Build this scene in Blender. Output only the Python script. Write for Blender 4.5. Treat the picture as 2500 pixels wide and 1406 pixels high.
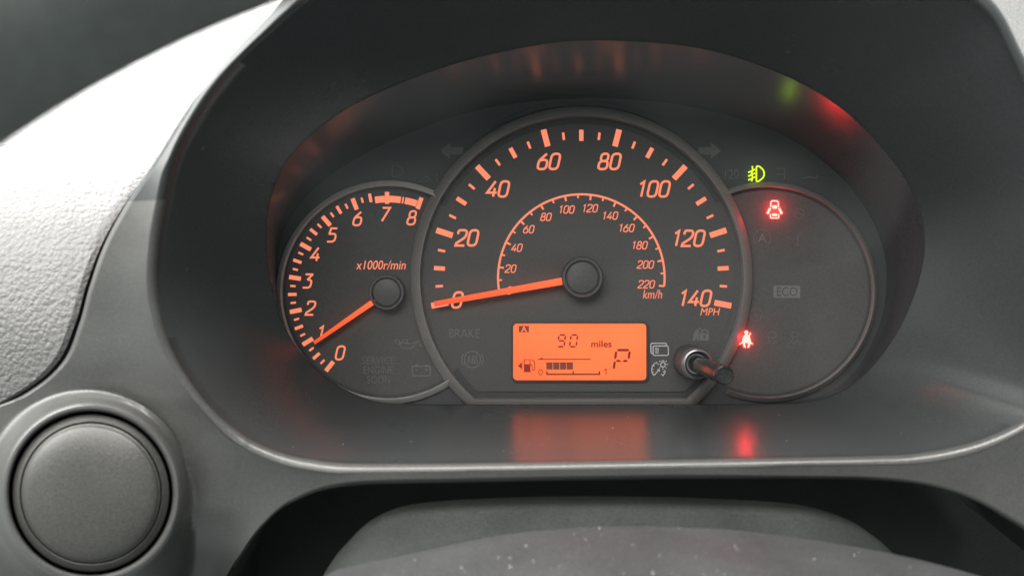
import bpy, bmesh, math, random
from mathutils import Matrix, Vector
random.seed(7)
R_ = math.radians
D = 0.42            # camera distance to the dial plane (m)
S = 0.00017         # metres per photograph pixel on the dial plane
CX, CY = 1250.0, 703.0
TILT = Matrix.Rotation(R_(-20), 4, 'X')     # the cluster leans back, the camera looks down on it
LIFT = Matrix.Translation((0, 0, 1.0))
W = LIFT @ TILT                              # local (x right, y away, z up the dial) -> world

scene = bpy.context.scene
for o in list(bpy.data.objects): bpy.data.objects.remove(o)
C = bpy.context.collection

# ------------------------------------------------------------------ camera
cam_d = bpy.data.cameras.new('camera'); cam = bpy.data.objects.new('camera', cam_d); C.objects.link(cam)
cam.matrix_world = W @ Matrix.Translation((0, -D, 0)) @ Matrix.Rotation(R_(90), 4, 'X')
cam_d.sensor_width = 36; cam_d.lens = 18.0 / ((1250*S)/D)
cam_d.clip_start = 0.01; cam_d.clip_end = 50
cam_d.dof.use_dof = True; cam_d.dof.focus_distance = 0.413
cam_d.dof.aperture_fstop = cam_d.lens/3.6
scene.camera = cam

# ------------------------------------------------------------------ world and lamps
world = bpy.data.worlds.new('World'); scene.world = world; world.use_nodes = True
bg = world.node_tree.nodes['Background']
bg.inputs['Color'].default_value = (0.89, 0.97, 0.945, 1); bg.inputs['Strength'].default_value = 0.60
def area(name, loc, target, sx, sy, power, col):
    l = bpy.data.lights.new(name, 'AREA'); l.shape = 'RECTANGLE'; l.size = sx; l.size_y = sy
    l.energy = power; l.color = col
    o = bpy.data.objects.new(name, l); C.objects.link(o)
    d = (Vector(target)-Vector(loc)).normalized()
    o.matrix_world = W @ Matrix.Translation(loc) @ d.to_track_quat('-Z', 'Y').to_matrix().to_4x4()
    return o
# daylight through the windscreen (ahead, above the dash) and through the driver's side window
area('windscreen_daylight', (-0.35, 0.55, 0.75), (-0.12, 0.05, 0.05), 1.1, 0.6, 72, (1.0, 0.99, 0.97))
area('side_window_daylight', (-0.72, -0.30, 0.42), (-0.10, -0.08, -0.02), 0.75, 0.75, 19, (1.0, 0.99, 0.96))
area('overhead_fill', (0.05, -0.55, 0.90), (0.05, -0.09, -0.05), 0.9, 0.35, 19.0, (1.0, 0.97, 0.93))  # unseen fill added overhead to brighten the lower lip, not a known roof window
area('rear_cabin_fill', (-0.30, -1.10, 0.60), (0.05, 0.0, 0.0), 0.9, 0.6, 14.0, (1.0, 0.94, 0.88))  # unseen fill added behind the camera to lift the dials
scene.view_settings.view_transform = 'Standard'; scene.view_settings.look = 'None'
scene.view_settings.exposure = 0.0; scene.view_settings.gamma = 1.0
scene.view_settings.use_curve_mapping = False
scene.cycles.use_denoising = True
scene.cycles.max_bounces = 10; scene.cycles.transparent_max_bounces = 12
scene.cycles.sample_clamp_indirect = 3.0

# ------------------------------------------------------------------ helpers
def P(px, py, d=0.0):
    """photograph pixel + depth d (m, towards the camera from the dial) -> local point"""
    k = S*(D-d)/D
    return Vector(((px-CX)*k, -d, (CY-py)*k))
def Q(px, py, d=0.0):
    """dial-plane drawing coordinates, no perspective: a parallel offset from the dial"""
    return Vector(((px-CX)*S, -d, (CY-py)*S))

def nt(name):
    m = bpy.data.materials.new(name); m.use_nodes = True
    return m, m.node_tree, m.node_tree.nodes['Principled BSDF']
def coord_noise(t, scale, detail=2.0, kind='ShaderNodeTexNoise'):
    tc = t.nodes.new('ShaderNodeTexCoord'); n = t.nodes.new(kind)
    n.inputs['Scale'].default_value = scale
    if 'Detail' in n.inputs: n.inputs['Detail'].default_value = detail
    t.links.new(tc.outputs['Object'], n.inputs['Vector'])
    return n
def plastic(name, col, rough, bump_scale=2600, bump=0.00004, spec=0.5, var=0.18, metallic=0.0, rvar=0.08, strength=1.0, grain=0.38):
    m, t, b = nt(name)
    n = coord_noise(t, bump_scale, 3)
    big = coord_noise(t, 38, 4)
    add = t.nodes.new('ShaderNodeMath'); add.operation = 'ADD'
    t.links.new(n.outputs['Fac'], add.inputs[0]); t.links.new(big.outputs['Fac'], add.inputs[1])
    mr = t.nodes.new('ShaderNodeMapRange'); mr.inputs['From Min'].default_value = 0.6; mr.inputs['From Max'].default_value = 1.4
    mr.inputs['To Min'].default_value = 1-var; mr.inputs['To Max'].default_value = 1+var
    t.links.new(add.outputs[0], mr.inputs['Value'])
    g2 = t.nodes.new('ShaderNodeMapRange'); g2.inputs['From Min'].default_value = 0.25; g2.inputs['From Max'].default_value = 0.75
    g2.inputs['To Min'].default_value = 1-grain; g2.inputs['To Max'].default_value = 1+grain
    fine = coord_noise(t, 1500, 2); t.links.new(fine.outputs['Fac'], g2.inputs['Value'])
    gm = t.nodes.new('ShaderNodeMath'); gm.operation = 'MULTIPLY'
    t.links.new(mr.outputs[0], gm.inputs[0]); t.links.new(g2.outputs[0], gm.inputs[1])
    mx = t.nodes.new('ShaderNodeVectorMath'); mx.operation = 'SCALE'
    mx.inputs[0].default_value = col[:3]; t.links.new(gm.outputs[0], mx.inputs['Scale'])
    t.links.new(mx.outputs[0], b.inputs['Base Color'])
    rr = t.nodes.new('ShaderNodeMapRange'); rr.inputs['From Min'].default_value = 0.3; rr.inputs['From Max'].default_value = 0.7
    rr.inputs['To Min'].default_value = rough-rvar; rr.inputs['To Max'].default_value = rough+rvar
    t.links.new(big.outputs['Fac'], rr.inputs['Value']); t.links.new(rr.outputs[0], b.inputs['Roughness'])
    b.inputs['Metallic'].default_value = metallic; b.inputs['Specular IOR Level'].default_value = spec
    if bump > 0:
        bp = t.nodes.new('ShaderNodeBump'); bp.inputs['Distance'].default_value = bump; bp.inputs['Strength'].default_value = strength
        t.links.new(n.outputs['Fac'], bp.inputs['Height']); t.links.new(bp.outputs['Normal'], b.inputs['Normal'])
    return m
def emit(name, col, strength=1.0, base=(0.02, 0.02, 0.02)):
    m, t, b = nt(name)
    b.inputs['Base Color'].default_value = (*base, 1); b.inputs['Roughness'].default_value = 0.6
    b.inputs['Specular IOR Level'].default_value = 0.2
    b.inputs['Emission Color'].default_value = (*col, 1); b.inputs['Emission Strength'].default_value = strength
    return m
M = {}
M['face']   = plastic('dial_print_black', (0.088, 0.089, 0.089), 0.62, 2200, 0.00002, 0.30, 0.10, grain=0.13)
M['mask']   = plastic('cluster_mask_black', (0.054, 0.059, 0.062), 0.55, 2200, 0.00002, 0.30, 0.12, grain=0.2)
M['wall']   = plastic('cluster_housing_gloss_black', (0.046, 0.050, 0.055), 0.23, 1800, 0.0, 0.5, 0.08, rvar=0.01, grain=0.08)
M['ring']   = plastic('ring_satin_grey', (0.20, 0.195, 0.19), 0.42, 2400, 0.00001, 0.5, 0.08, grain=0.1)
M['silver'] = plastic('ring_silver_paint', (0.62, 0.62, 0.62), 0.40, 2400, 0.00001, 0.5, 0.08, metallic=0.15, grain=0.08)
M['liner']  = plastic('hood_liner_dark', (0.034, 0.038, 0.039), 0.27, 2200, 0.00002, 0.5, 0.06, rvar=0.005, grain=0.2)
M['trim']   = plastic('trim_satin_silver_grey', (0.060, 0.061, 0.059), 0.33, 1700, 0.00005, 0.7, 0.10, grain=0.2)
M['cap']    = plastic('cap_grained_grey', (0.044, 0.044, 0.041), 0.42, 1200, 0.00008, 0.5, 0.12, grain=0.3)
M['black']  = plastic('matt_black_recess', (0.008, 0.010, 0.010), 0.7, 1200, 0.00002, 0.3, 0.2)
M['column'] = plastic('column_cover_grey', (0.046, 0.047, 0.049), 0.56, 1100, 0.00006, 0.5, 0.2)
M['column2']= plastic('column_shroud_dark_grey', (0.026, 0.029, 0.028), 0.55, 1500, 0.00003, 0.4, 0.2)
M['wheel']  = plastic('wheel_black_leather', (0.092, 0.102, 0.100), 0.6, 700, 0.0002, 0.4, 0.3)
M['hub']    = plastic('needle_hub_black', (0.068, 0.069, 0.072), 0.42, 2200, 0.00001, 0.5, 0.2, grain=0.15)
M['stalk']  = plastic('stalk_gloss_black', (0.012, 0.012, 0.012), 0.22, 1500, 0.000004, 0.5, 0.2, rvar=0.05)
M['chrome'] = plastic('bushing_satin_metal', (0.40, 0.40, 0.41), 0.30, 1800, 0.00001, 0.5, 0.08, metallic=0.9, grain=0.08)
M['dim']    = plastic('unlit_symbol_print', (0.165, 0.166, 0.166), 0.6, 2000, 0.0, 0.3, 0.2, grain=0.15)
M['dimmer'] = plastic('unlit_symbol_faint', (0.125, 0.128, 0.127), 0.6, 2000, 0.0, 0.3, 0.2, grain=0.15)
M['white']  = plastic('white_symbol_print', (0.62, 0.62, 0.64), 0.6, 2000, 0.0, 0.3, 0.12)
M['dust']   = plastic('pale_dust', (0.55, 0.54, 0.50), 0.9, 900, 0.0, 0.1, 0.3)
M['amber']  = emit('lit_amber_print', (1.0, 0.245, 0.128), 1.22)
M['needle'] = emit('lit_needle_orange', (1.0, 0.115, 0.032), 1.45)
nm_ = M['needle'].node_tree; na = nm_.nodes.new('ShaderNodeAttribute'); na.attribute_name = 'along'
nr = nm_.nodes.new('ShaderNodeMapRange'); nr.inputs['To Min'].default_value = 1.75; nr.inputs['To Max'].default_value = 0.95
nm_.links.new(na.outputs['Fac'], nr.inputs['Value']); nm_.links.new(nr.outputs[0], nm_.nodes['Principled BSDF'].inputs['Emission Strength'])
M['lcdink'] = emit('lcd_segment_ink', (0.26, 0.018, 0.004), 1.0)
M['lcdblk'] = emit('lcd_block_ink', (0.20, 0.050, 0.028), 1.0)
M['red']    = emit('lit_red_lamp', (1.0, 0.027, 0.022), 36.0)
M['redrim'] = emit('lit_red_lamp_bleed', (1.0, 0.010, 0.012), 0.62)
M['green']  = emit('lit_green_lamp', (0.66, 0.92, 0.006), 1.55)
# LCD backlight: amber varies in soft random patches
m, t, b = nt('lcd_backlight_amber')
n = coord_noise(t, 22, 1); cr = t.nodes.new('ShaderNodeValToRGB')
cr.color_ramp.elements[0].position = 0.3; cr.color_ramp.elements[0].color = (1.0, 0.108, 0.018, 1)
cr.color_ramp.elements[1].position = 0.7; cr.color_ramp.elements[1].color = (1.0, 0.160, 0.042, 1)
t.links.new(n.outputs['Fac'], cr.inputs[0]); t.links.new(cr.outputs[0], b.inputs['Emission Color'])
b.inputs['Emission Strength'].default_value = 1.6; b.inputs['Base Color'].default_value = (0.05, 0.03, 0.02, 1)
b.inputs['Roughness'].default_value = 0.5; M['lcd'] = m
# pebbled pad
m, t, b = nt('pad_pebbled_vinyl')
v = coord_noise(t, 540, kind='ShaderNodeTexVoronoi'); v.feature = 'SMOOTH_F1'
v.inputs['Smoothness'].default_value = 0.2; v.inputs['Randomness'].default_value = 0.85
n = coord_noise(t, 60, 3); mrr = t.nodes.new('ShaderNodeMapRange')
mrr.inputs['To Min'].default_value = 0.106; mrr.inputs['To Max'].default_value = 0.122
t.links.new(n.outputs['Fac'], mrr.inputs['Value'])
cmb = t.nodes.new('ShaderNodeCombineColor')
for i in range(3): t.links.new(mrr.outputs[0], cmb.inputs[i])
t.links.new(cmb.outputs[0], b.inputs['Base Color'])
bp = t.nodes.new('ShaderNodeBump'); bp.invert = True; bp.inputs['Distance'].default_value = 0.0008; bp.inputs['Strength'].default_value = 0.6
t.links.new(v.outputs['Distance'], bp.inputs['Height']); t.links.new(bp.outputs['Normal'], b.inputs['Normal'])
b.inputs['Roughness'].default_value = 0.5; M['pad'] = m
# clear cover
m = bpy.data.materials.new('clear_cover'); m.use_nodes = True; t = m.node_tree; t.nodes.clear()
out = t.nodes.new('ShaderNodeOutputMaterial'); mix = t.nodes.new('ShaderNodeMixShader')
tr = t.nodes.new('ShaderNodeBsdfTransparent'); tr.inputs['Color'].default_value = (0.95, 0.95, 0.95, 1)
gl = t.nodes.new('ShaderNodeBsdfGlossy'); gl.inputs['Roughness'].default_value = 0.14
fr = t.nodes.new('ShaderNodeFresnel'); fr.inputs['IOR'].default_value = 1.49
sc2 = t.nodes.new('ShaderNodeMath'); sc2.operation = 'MULTIPLY'; sc2.inputs[1].default_value = 1.1
t.links.new(fr.outputs[0], sc2.inputs[0]); t.links.new(sc2.outputs[0], mix.inputs[0])
t.links.new(tr.outputs[0], mix.inputs[1]); t.links.new(gl.outputs[0], mix.inputs[2])
t.links.new(mix.outputs[0], out.inputs['Surface']); M['clear'] = m

class Mesh:
    def __init__(s): s.v = []; s.f = []; s.mi = []
    def add(s, vs, fs, mi=0):
        o = len(s.v); s.v += [Vector(a) for a in vs]
        for f in fs: s.f.append([i+o for i in f]); s.mi.append(mi)
    def grid(s, rows, closed=False, mi=0, flip=False):
        o = len(s.v); n = len(rows[0])
        for r in rows: s.v += [Vector(a) for a in r]
        for i in range(len(rows)-1):
            for j in range(n if closed else n-1):
                k = (j+1) % n
                f = [o+i*n+j, o+i*n+k, o+(i+1)*n+k, o+(i+1)*n+j]
                s.f.append(f[::-1] if flip else f); s.mi.append(mi)
def build(name, mesh, mats, parent=None, smooth=True, bevel=None):
    me = bpy.data.meshes.new(name)
    base = Vector(parent.get('_b', (0, 0, 0))) if parent else Vector((0, 0, 0))
    me.from_pydata([tuple(v-base) for v in mesh.v], [], mesh.f)
    if not isinstance(mats, (list, tuple)): mats = [mats]
    for mm in mats: me.materials.append(mm)
    for p, k in zip(me.polygons, mesh.mi): p.material_index = k; p.use_smooth = smooth
    bm = bmesh.new(); bm.from_mesh(me)
    bmesh.ops.remove_doubles(bm, verts=bm.verts, dist=1e-7)
    bmesh.ops.recalc_face_normals(bm, faces=bm.faces)
    bm.to_mesh(me); bm.free()
    if smooth:
        try: me.set_sharp_from_angle(angle=R_(35))
        except Exception: pass
    o = bpy.data.objects.new(name, me); C.objects.link(o)
    if parent:
        o.parent = parent
        o['_b'] = tuple(base)
    else: o.matrix_world = W
    if bevel:
        bv = o.modifiers.new('bevel', 'BEVEL'); bv.width = bevel; bv.segments = 2; bv.limit_method = 'ANGLE'; bv.angle_limit = R_(40)
    return o
def thing(name, label, cat, base):
    o = bpy.data.objects.new(name, None); C.objects.link(o); o.empty_display_size = 0.02
    o.matrix_world = W @ Matrix.Translation(base); o['label'] = label; o['category'] = cat; o['_b'] = tuple(base)
    return o

def catmull(pts, per=14, closed=True):
    n = len(pts); out = []
    rng = range(n) if closed else range(n-1)
    for i in rng:
        g = lambda k: pts[k % n] if closed else pts[max(0, min(n-1, k))]
        p0, p1, p2, p3 = g(i-1), g(i), g(i+1), g(i+2)
        for s in range(per):
            u = s/per; u2 = u*u; u3 = u2*u
            out.append(tuple(0.5*((2*p1[k]) + (p2[k]-p0[k])*u + (2*p0[k]-5*p1[k]+4*p2[k]-p3[k])*u2 + (3*p1[k]-p0[k]-3*p2[k]+p3[k])*u3) for k in range(len(p1))))
    if not closed: out.append(tuple(pts[-1]))
    return out
def arc(cx, cy, r, a0, a1, n=None, ry=None):
    n = n or max(6, int(abs(a1-a0)/4))
    ry = ry or r
    return [(cx+r*math.cos(R_(a0+(a1-a0)*i/n)), cy-ry*math.sin(R_(a0+(a1-a0)*i/n))) for i in range(n+1)]
def rounded(pts, rad, closed=False, seg=5):
    n = len(pts); out = []
    for i in range(n):
        if not closed and i in (0, n-1): out.append(pts[i]); continue
        a, b, c = Vector(pts[i-1]), Vector(pts[i]), Vector(pts[(i+1) % n])
        r = rad[i] if isinstance(rad, (list, tuple)) else rad
        u = (a-b); w = (c-b); lim = 0.5*min(u.length, w.length)
        if r <= 0 or lim < 1e-9: out.append(tuple(b)); continue
        r = min(r, lim); p = b+u.normalized()*r; q = b+w.normalized()*r
        for k in range(seg+1):
            s = k/seg; out.append(tuple((1-s)**2*p+2*s*(1-s)*b+s*s*q))
    return out
def offset(pts, dist, closed):
    n = len(pts); out = []
    for i in range(n):
        p = Vector(pts[i])
        a = Vector(pts[i-1]) if (closed or i > 0) else None
        c = Vector(pts[(i+1) % n]) if (closed or i < n-1) else None
        d1 = (p-a) if a is not None else (c-p); d2 = (c-p) if c is not None else (p-a)
        if d1.length < 1e-9: d1 = d2
        if d2.length < 1e-9: d2 = d1
        d1 = d1.normalized(); d2 = d2.normalized()
        n1 = Vector((-d1.y, d1.x)); n2 = Vector((-d2.y, d2.x)); mm = n1+n2
        if mm.length < 1e-6: mm = n1
        mm.normalize(); k = 1/max(0.45, mm.dot(n1))
        out.append(tuple(p+mm*dist*k))
    return out
def ribbon(ms, pts, w, d, closed=False, mi=0):
    a = offset(pts, w/2, closed); b = offset(pts, -w/2, closed)
    ms.grid([[Q(*p, d) for p in a], [Q(*p, d) for p in b]], closed, mi)
def fill(ms, pts, d, mi=0):
    ms.add([Q(*p, d) for p in pts], [list(range(len(pts)))], mi)
def slab(ms, pts, d0, d1, mi=0):
    """flat plate with sides, dial-plane outline"""
    a = [Q(*p, d1) for p in pts]; b = [Q(*p, d0) for p in pts]; n = len(pts)
    ms.add(a, [list(range(n))], mi); ms.grid([b, a], True, mi)
def rrect(x0, y0, x1, y1, r): return rounded([(x0, y0), (x1, y0), (x1, y1), (x0, y1)], r, True)
def sweep(ms, path, prof, closed, mi=0):
    rows = [[Q(*p, d) for p in (offset(path, o, closed) if abs(o) > 1e-9 else path)] for o, d in prof]
    ms.grid(rows, closed, mi)
    if not closed:
        for e in (0, -1): ms.add([r[e] for r in rows], [list(range(len(rows)))], mi)

# ---- lettering -----------------------------------------------------
GL = {
 '0': [([(0,0),(.56,0),(.56,1),(0,1)], .26, True)],
 '1': [([(.02,.80),(.24,.985),(.24,0)], 0, False)],
 '2': [([(0,.74),(0,1),(.56,1),(.56,.56),(.02,.16),(0,0),(.58,0)], [0,.24,.24,.26,.0,.0,0], False)],
 '3': [([(.0,1),(.54,1),(.24,.60),(.56,.56),(.56,0),(0,0)], [0,.03,.04,.2,.22,0], False)],
 '4': [([(.40,1),(.0,.26),(.62,.26)], 0, False), ([(.44,.56),(.44,0)], 0, False)],
 '5': [([(.54,1),(.08,1),(.03,.58),(.54,.60),(.54,0),(-.02,0)], [0,0,.02,.24,.26,0], False)],
 '6': [([(0,0),(.56,0),(.56,.60),(0,.60)], .22, True), ([(.004,.34),(.02,.56),(.42,1)], [0,.15,0], False)],
 '7': [([(.0,1),(.56,1),(.16,0)], 0, False)],
 '8': [([(.05,.53),(.51,.53),(.51,1),(.05,1)], .2, True), ([(0,0),(.56,0),(.56,.52),(0,.52)], .22, True)],
}
ADV = {'1': .48}
def digits(text, cx, cy, h, d, stroke=.15, shear=.20, gap=.20, wid=1.0):
    ms = Mesh(); ws = [ADV.get(c, .56)*wid for c in text]
    inner = h*(1-stroke); tot = sum(ws)+(gap)*(len(text)-1)
    x = -tot/2
    for c, w_ in zip(text, ws):
        for k, (pts, r, cl) in enumerate(GL[c]):
            pp = rounded(pts, r, cl)
            pp = [(cx+(x+(p[0]*wid if c != '1' else p[0]*wid+.06)+(p[1]-.5)*shear)*inner, cy-(p[1]-.5)*inner) for p in pp]
            ribbon(ms, pp, h*stroke, d+k*0.00002, cl)
        x += w_+gap
    return ms
def text_mesh(s, box, d, shear=0.0, bold=0.0, spacing=1.0):
    """Blender's own typeface fitted into a box (x0,y0,x1,y1) of dial-plane pixels"""
    cu = bpy.data.curves.new('t', 'FONT'); cu.body = s; cu.shear = shear; cu.offset = bold; cu.space_character = spacing
    cu.resolution_u = 4
    o = bpy.data.objects.new('t', cu); C.objects.link(o)
    dg = bpy.context.evaluated_depsgraph_get(); me = bpy.data.meshes.new_from_object(o.evaluated_get(dg))
    xs = [v.co.x for v in me.vertices]; ys = [v.co.y for v in me.vertices]
    x0, y0, x1, y1 = box; ms = Mesh()
    fx = (x1-x0)/(max(xs)-min(xs)); fy = (y1-y0)/(max(ys)-min(ys))
    ms.add([Q(x0+(v.co.x-min(xs))*fx, y1-(v.co.y-min(ys))*fy, d) for v in me.vertices], [list(p.vertices) for p in me.polygons])
    bpy.data.objects.remove(o); bpy.data.curves.remove(cu); bpy.data.meshes.remove(me)
    return ms

# ================================================================== SHAPES OF THE OPENINGS
KL = math.tan(R_(24)); Z0 = -0.0473; D0 = 0.010
def lens_d(py):
    a = (CY-py)*S/D
    return (D0+KL*(a*D-Z0))/(1+KL*a)
L_ctrl = [(1460,99),(1300,113),(1100,160),(900,238),(780,312),(695,400),(658,500),(652,600),(664,700),(700,808),(768,898),(858,958),(960,985),
          (1200,988),(1450,988),(1700,988),(1880,987),(1970,981),(2050,956),(2120,905),(2195,800),(2240,690),(2256,590),(2232,480),(2160,370),(2050,262),(1900,178),(1700,117)]
HO = [ # inner lip (px) , outer edge of the trim (px)
 ((1470,-170),(1470,-215)),((1050,-130),(1020,-180)),((800,-25),(745,-45)),((652,90),(600,85)),((548,195),(510,188)),
 ((478,295),(440,290)),((430,392),(380,388)),((404,500),(304,505)),((388,600),(254,600)),((384,700),(219,700)),((402,800),(194,790)),((434,880),(152,885)),
 ((487,960),(60,962)),((530,1008),(-150,1070)),((560,1035),(-260,1350)),((580,1050),(-150,1700)),((598,1063),(430,1700)),((612,1072),(500,1530)),((630,1081),(548,1420)),
 ((655,1092),(590,1350)),((690,1105),(640,1285)),((745,1118),(715,1225)),((860,1130),(850,1186)),((1150,1129),(1150,1177)),((1600,1122),(1600,1169)),((1900,1117),(1950,1168)),
 ((2100,1113),(2150,1172)),((2220,1108),(2270,1187)),((2330,1090),(2370,1218)),((2420,1062),(2460,1265)),((2500,1022),(2560,1335)),((2535,990),(2640,1450)),
 ((2565,940),(2860,1400)),((2585,860),(2880,1100)),((2592,740),(2860,800)),((2585,600),(2780,560)),((2575,440),(2650,380)),((2530,290),(2562,260)),((2470,150),(2497,132)),((2396,25),(2420,0)),((2230,-65),(2260,-110)),((1880,-150),(1900,-195)),
]
NPER = 26
Lc = catmull(L_ctrl, 20)
Hc = catmull([a for a, b in HO], NPER); Oc = catmull([b for a, b in HO], NPER)
NN = len(Hc)
def d_lip(py): return 0.092+(1120-py)*0.000030
# match lens contour to lip contour by angle round the cluster's middle
MX, MY = 1440.0, 620.0
def ray_contour(cont, ang):
    best = None; n = len(cont); dx, dy = math.cos(ang), math.sin(ang)
    for i in range(n):
        (x0, y0), (x1, y1) = cont[i], cont[(i+1) % n]
        ex, ey = x1-x0, y1-y0; den = dx*ey-dy*ex
        if abs(den) < 1e-9: continue
        tt = ((x0-MX)*ey-(y0-MY)*ex)/den; uu = ((x0-MX)*dy-(y0-MY)*dx)/den
        if tt > 0 and -1e-6 <= uu <= 1+1e-6 and (best is None or tt < best): best = tt
    return (MX+dx*best, MY+dy*best)
Lm = [ray_contour(Lc, math.atan2(p[1]-MY, p[0]-MX)) for p in Hc]

VC = (222.0, 1203.0)      # round blank: centre in the picture
def smooth(a, b, x):
    u = max(0.0, min(1.0, (x-a)/(b-a))); return u*u*(3-2*u)
def trim_d(px, py, dist):
    """depth of the trim face; dist = pixels from the lip"""
    d = d_lip(py) - 0.016*(1-math.exp(-dist/170.0)) - 0.0
    return d
def low_d(px, py):
    # the face falls away below and left of the round cap
    return 0.030*smooth(1230, 1480, py-0.25*min(0, px-222))*(1-smooth(500, 640, px))
def amp(hx): return 0.0035+0.0135*(1-smooth(500, 950, hx))
def vent_r(px, py): return math.hypot(px-VC[0], py-VC[1])

# ================================================================== DASHBOARD TRIM (hood, face, recess)
dash = thing('dashboard_trim', 'satin grey dashboard surround with deep dark hood around the instruments', 'dashboard trim', P(1440, 1150, 0.09))
# hood liner: tunnel from the clear cover out to the lip
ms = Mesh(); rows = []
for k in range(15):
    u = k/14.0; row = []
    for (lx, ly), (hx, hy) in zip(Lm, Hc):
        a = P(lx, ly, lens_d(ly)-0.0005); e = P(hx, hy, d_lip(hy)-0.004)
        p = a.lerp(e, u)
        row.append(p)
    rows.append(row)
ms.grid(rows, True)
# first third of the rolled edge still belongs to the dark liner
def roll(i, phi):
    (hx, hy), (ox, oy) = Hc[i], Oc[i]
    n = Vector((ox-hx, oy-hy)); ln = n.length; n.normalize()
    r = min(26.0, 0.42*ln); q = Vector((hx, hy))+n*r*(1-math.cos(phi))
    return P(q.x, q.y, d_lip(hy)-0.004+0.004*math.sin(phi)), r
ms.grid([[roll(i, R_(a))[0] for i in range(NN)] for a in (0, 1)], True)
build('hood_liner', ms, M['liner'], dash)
def face_d_at(px, py):
    # nearest lip point
    best = min(range(0, NN, 3), key=lambda i: (Hc[i][0]-px)**2+(Hc[i][1]-py)**2)
    dist = math.hypot(Hc[best][0]-px, Hc[best][1]-py)
    return d_lip(Hc[best][1]) - amp(Hc[best][0])*(1-math.exp(-max(0, dist-20)/150.0))
VB = face_d_at(VC[0]+180, VC[1]-160)
VPROF = [(199,.0030),(200.5,.0036),(203,.0048),(207,.0053),(213,.0053),(219,.0044),(225,.0026),(231,.0002),(240,-.0036),(252,-.0086),(270,-.016),(300,-.028),(360,-.05),(3000,-.8)]
def vent_union(d, r):
    """smooth union of the face with the collar that carries the round cap"""
    c = VB-.8
    for (r0, h0), (r1, h1) in zip(VPROF, VPROF[1:]):
        if r0 <= r <= r1: c = VB+h0+(h1-h0)*(r-r0)/(r1-r0); break
    if r < 199: c = VB+.003
    k = 0.0045; h = max(0.0, k-abs(d-c))/k
    return max(d, c)+h*h*k*0.25
# face
ms = Mesh(); rows = [[roll(i, R_(a))[0] for i in range(NN)] for a in (1, 12, 23, 34, 45, 56, 67, 78, 90)]
FD = []
def base_d(px, py, i):
    (hx, hy), (ox, oy) = Hc[i], Oc[i]
    dist = math.hypot(px-hx, py-hy)
    return d_lip(hy) - amp(hx)*(1-math.exp(-max(0, dist-20)/150.0))
NF = 84
for k in range(1, NF+1):
    u = (k/NF)**1.35; row = []
    for i in range(NN):
        (hx, hy), (ox, oy) = Hc[i], Oc[i]
        n = Vector((ox-hx, oy-hy)); ln = n.length; n.normalize(); r = min(26.0, 0.42*ln)
        q = Vector((hx, hy))+n*(r+(ln-r)*u)
        d = base_d(q.x, q.y, i)
        rv = vent_r(q.x, q.y)
        d -= low_d(q.x, q.y)
        d = vent_union(d, rv)-0.004*(1-smooth(222, 238, rv))-0.02*(1-smooth(203, 214, rv))     # rises to the vent collar, sinks under its ring
        # soft shoulder by the outer edge
        d -= 0.0022*max(0.0, 1-(1-u)*(ln-r)/12.0)**2
        row.append(P(q.x, q.y, d))
    rows.append(row)
# return flange
rows.append([v+Vector((0, 0.0015, 0)) for v in rows[-1]])
rows.append([v+Vector((0, 0.004, 0)) for v in rows[-1]])
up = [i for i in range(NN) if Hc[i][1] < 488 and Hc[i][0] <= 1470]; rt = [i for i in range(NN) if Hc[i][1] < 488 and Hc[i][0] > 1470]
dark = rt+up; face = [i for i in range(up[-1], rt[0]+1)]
ms.grid([[r[i] for i in face] for r in rows])
build('trim_face', ms, M['trim'], dash)
ms = Mesh(); ms.grid([[r[i] for i in dark] for r in rows]); build('hood_lip', ms, M['liner'], dash)  # upper lip takes the dark liner colour to stand for shade on it
# outer shell of the hood (over the top) so it has a back
ms = Mesh(); idx = [i for i in range(NN) if Oc[i][1] < 420]
idx = [i for i in range(NN-1, -1, -1) if Hc[i][1] < 420 and Hc[i][0] > 1470] [::-1] + [i for i in range(NN) if Hc[i][1] < 420 and Hc[i][0] <= 1470]
rows = []
for dd in (0.006, 0.03, 0.08, 0.16):
    rows.append([P(*Oc[i], d_lip(Hc[i][1])-0.019)+Vector((0, dd, 0.02*smooth(0, .16, dd))) for i in idx])
ms.grid(rows); build('hood_shell', ms, M['liner'], dash)
# vent surround: a raised round collar blended into the face
ms = Mesh(); NV = 128
def tilt_d(px, py): return 0.0
radii = [247,243,240,236,232,228,225,222,219,216,213,210,207,204.5,203,201.5,200.5,200]
VBASE = 0.0
rows = []
for r in radii+[199.4, 199]:
    row = []
    for j in range(NV):
        a = 2*math.pi*j/NV; x = VC[0]+r*math.cos(a); y = VC[1]+r*math.sin(a)
        d = vent_union(face_d_at(x, y)-low_d(x, y), r)+0.0002-0.0014*smooth(238, 247, r) if r > 199.5 else VB+(0.0 if r > 199.2 else -.012)
        row.append(P(x, y, d))
    rows.append(row)
ms.grid(rows, True); build('vent_surround', ms, M['trim'], dash)
# recess under the trim, dark
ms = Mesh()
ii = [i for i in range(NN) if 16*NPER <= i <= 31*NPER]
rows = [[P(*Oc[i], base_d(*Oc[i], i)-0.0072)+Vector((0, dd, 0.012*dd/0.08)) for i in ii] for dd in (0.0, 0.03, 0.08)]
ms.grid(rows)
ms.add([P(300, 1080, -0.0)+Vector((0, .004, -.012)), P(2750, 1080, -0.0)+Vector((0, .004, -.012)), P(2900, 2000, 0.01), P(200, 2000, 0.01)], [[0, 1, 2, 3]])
build('recess', ms, M['black'], dash)

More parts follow.
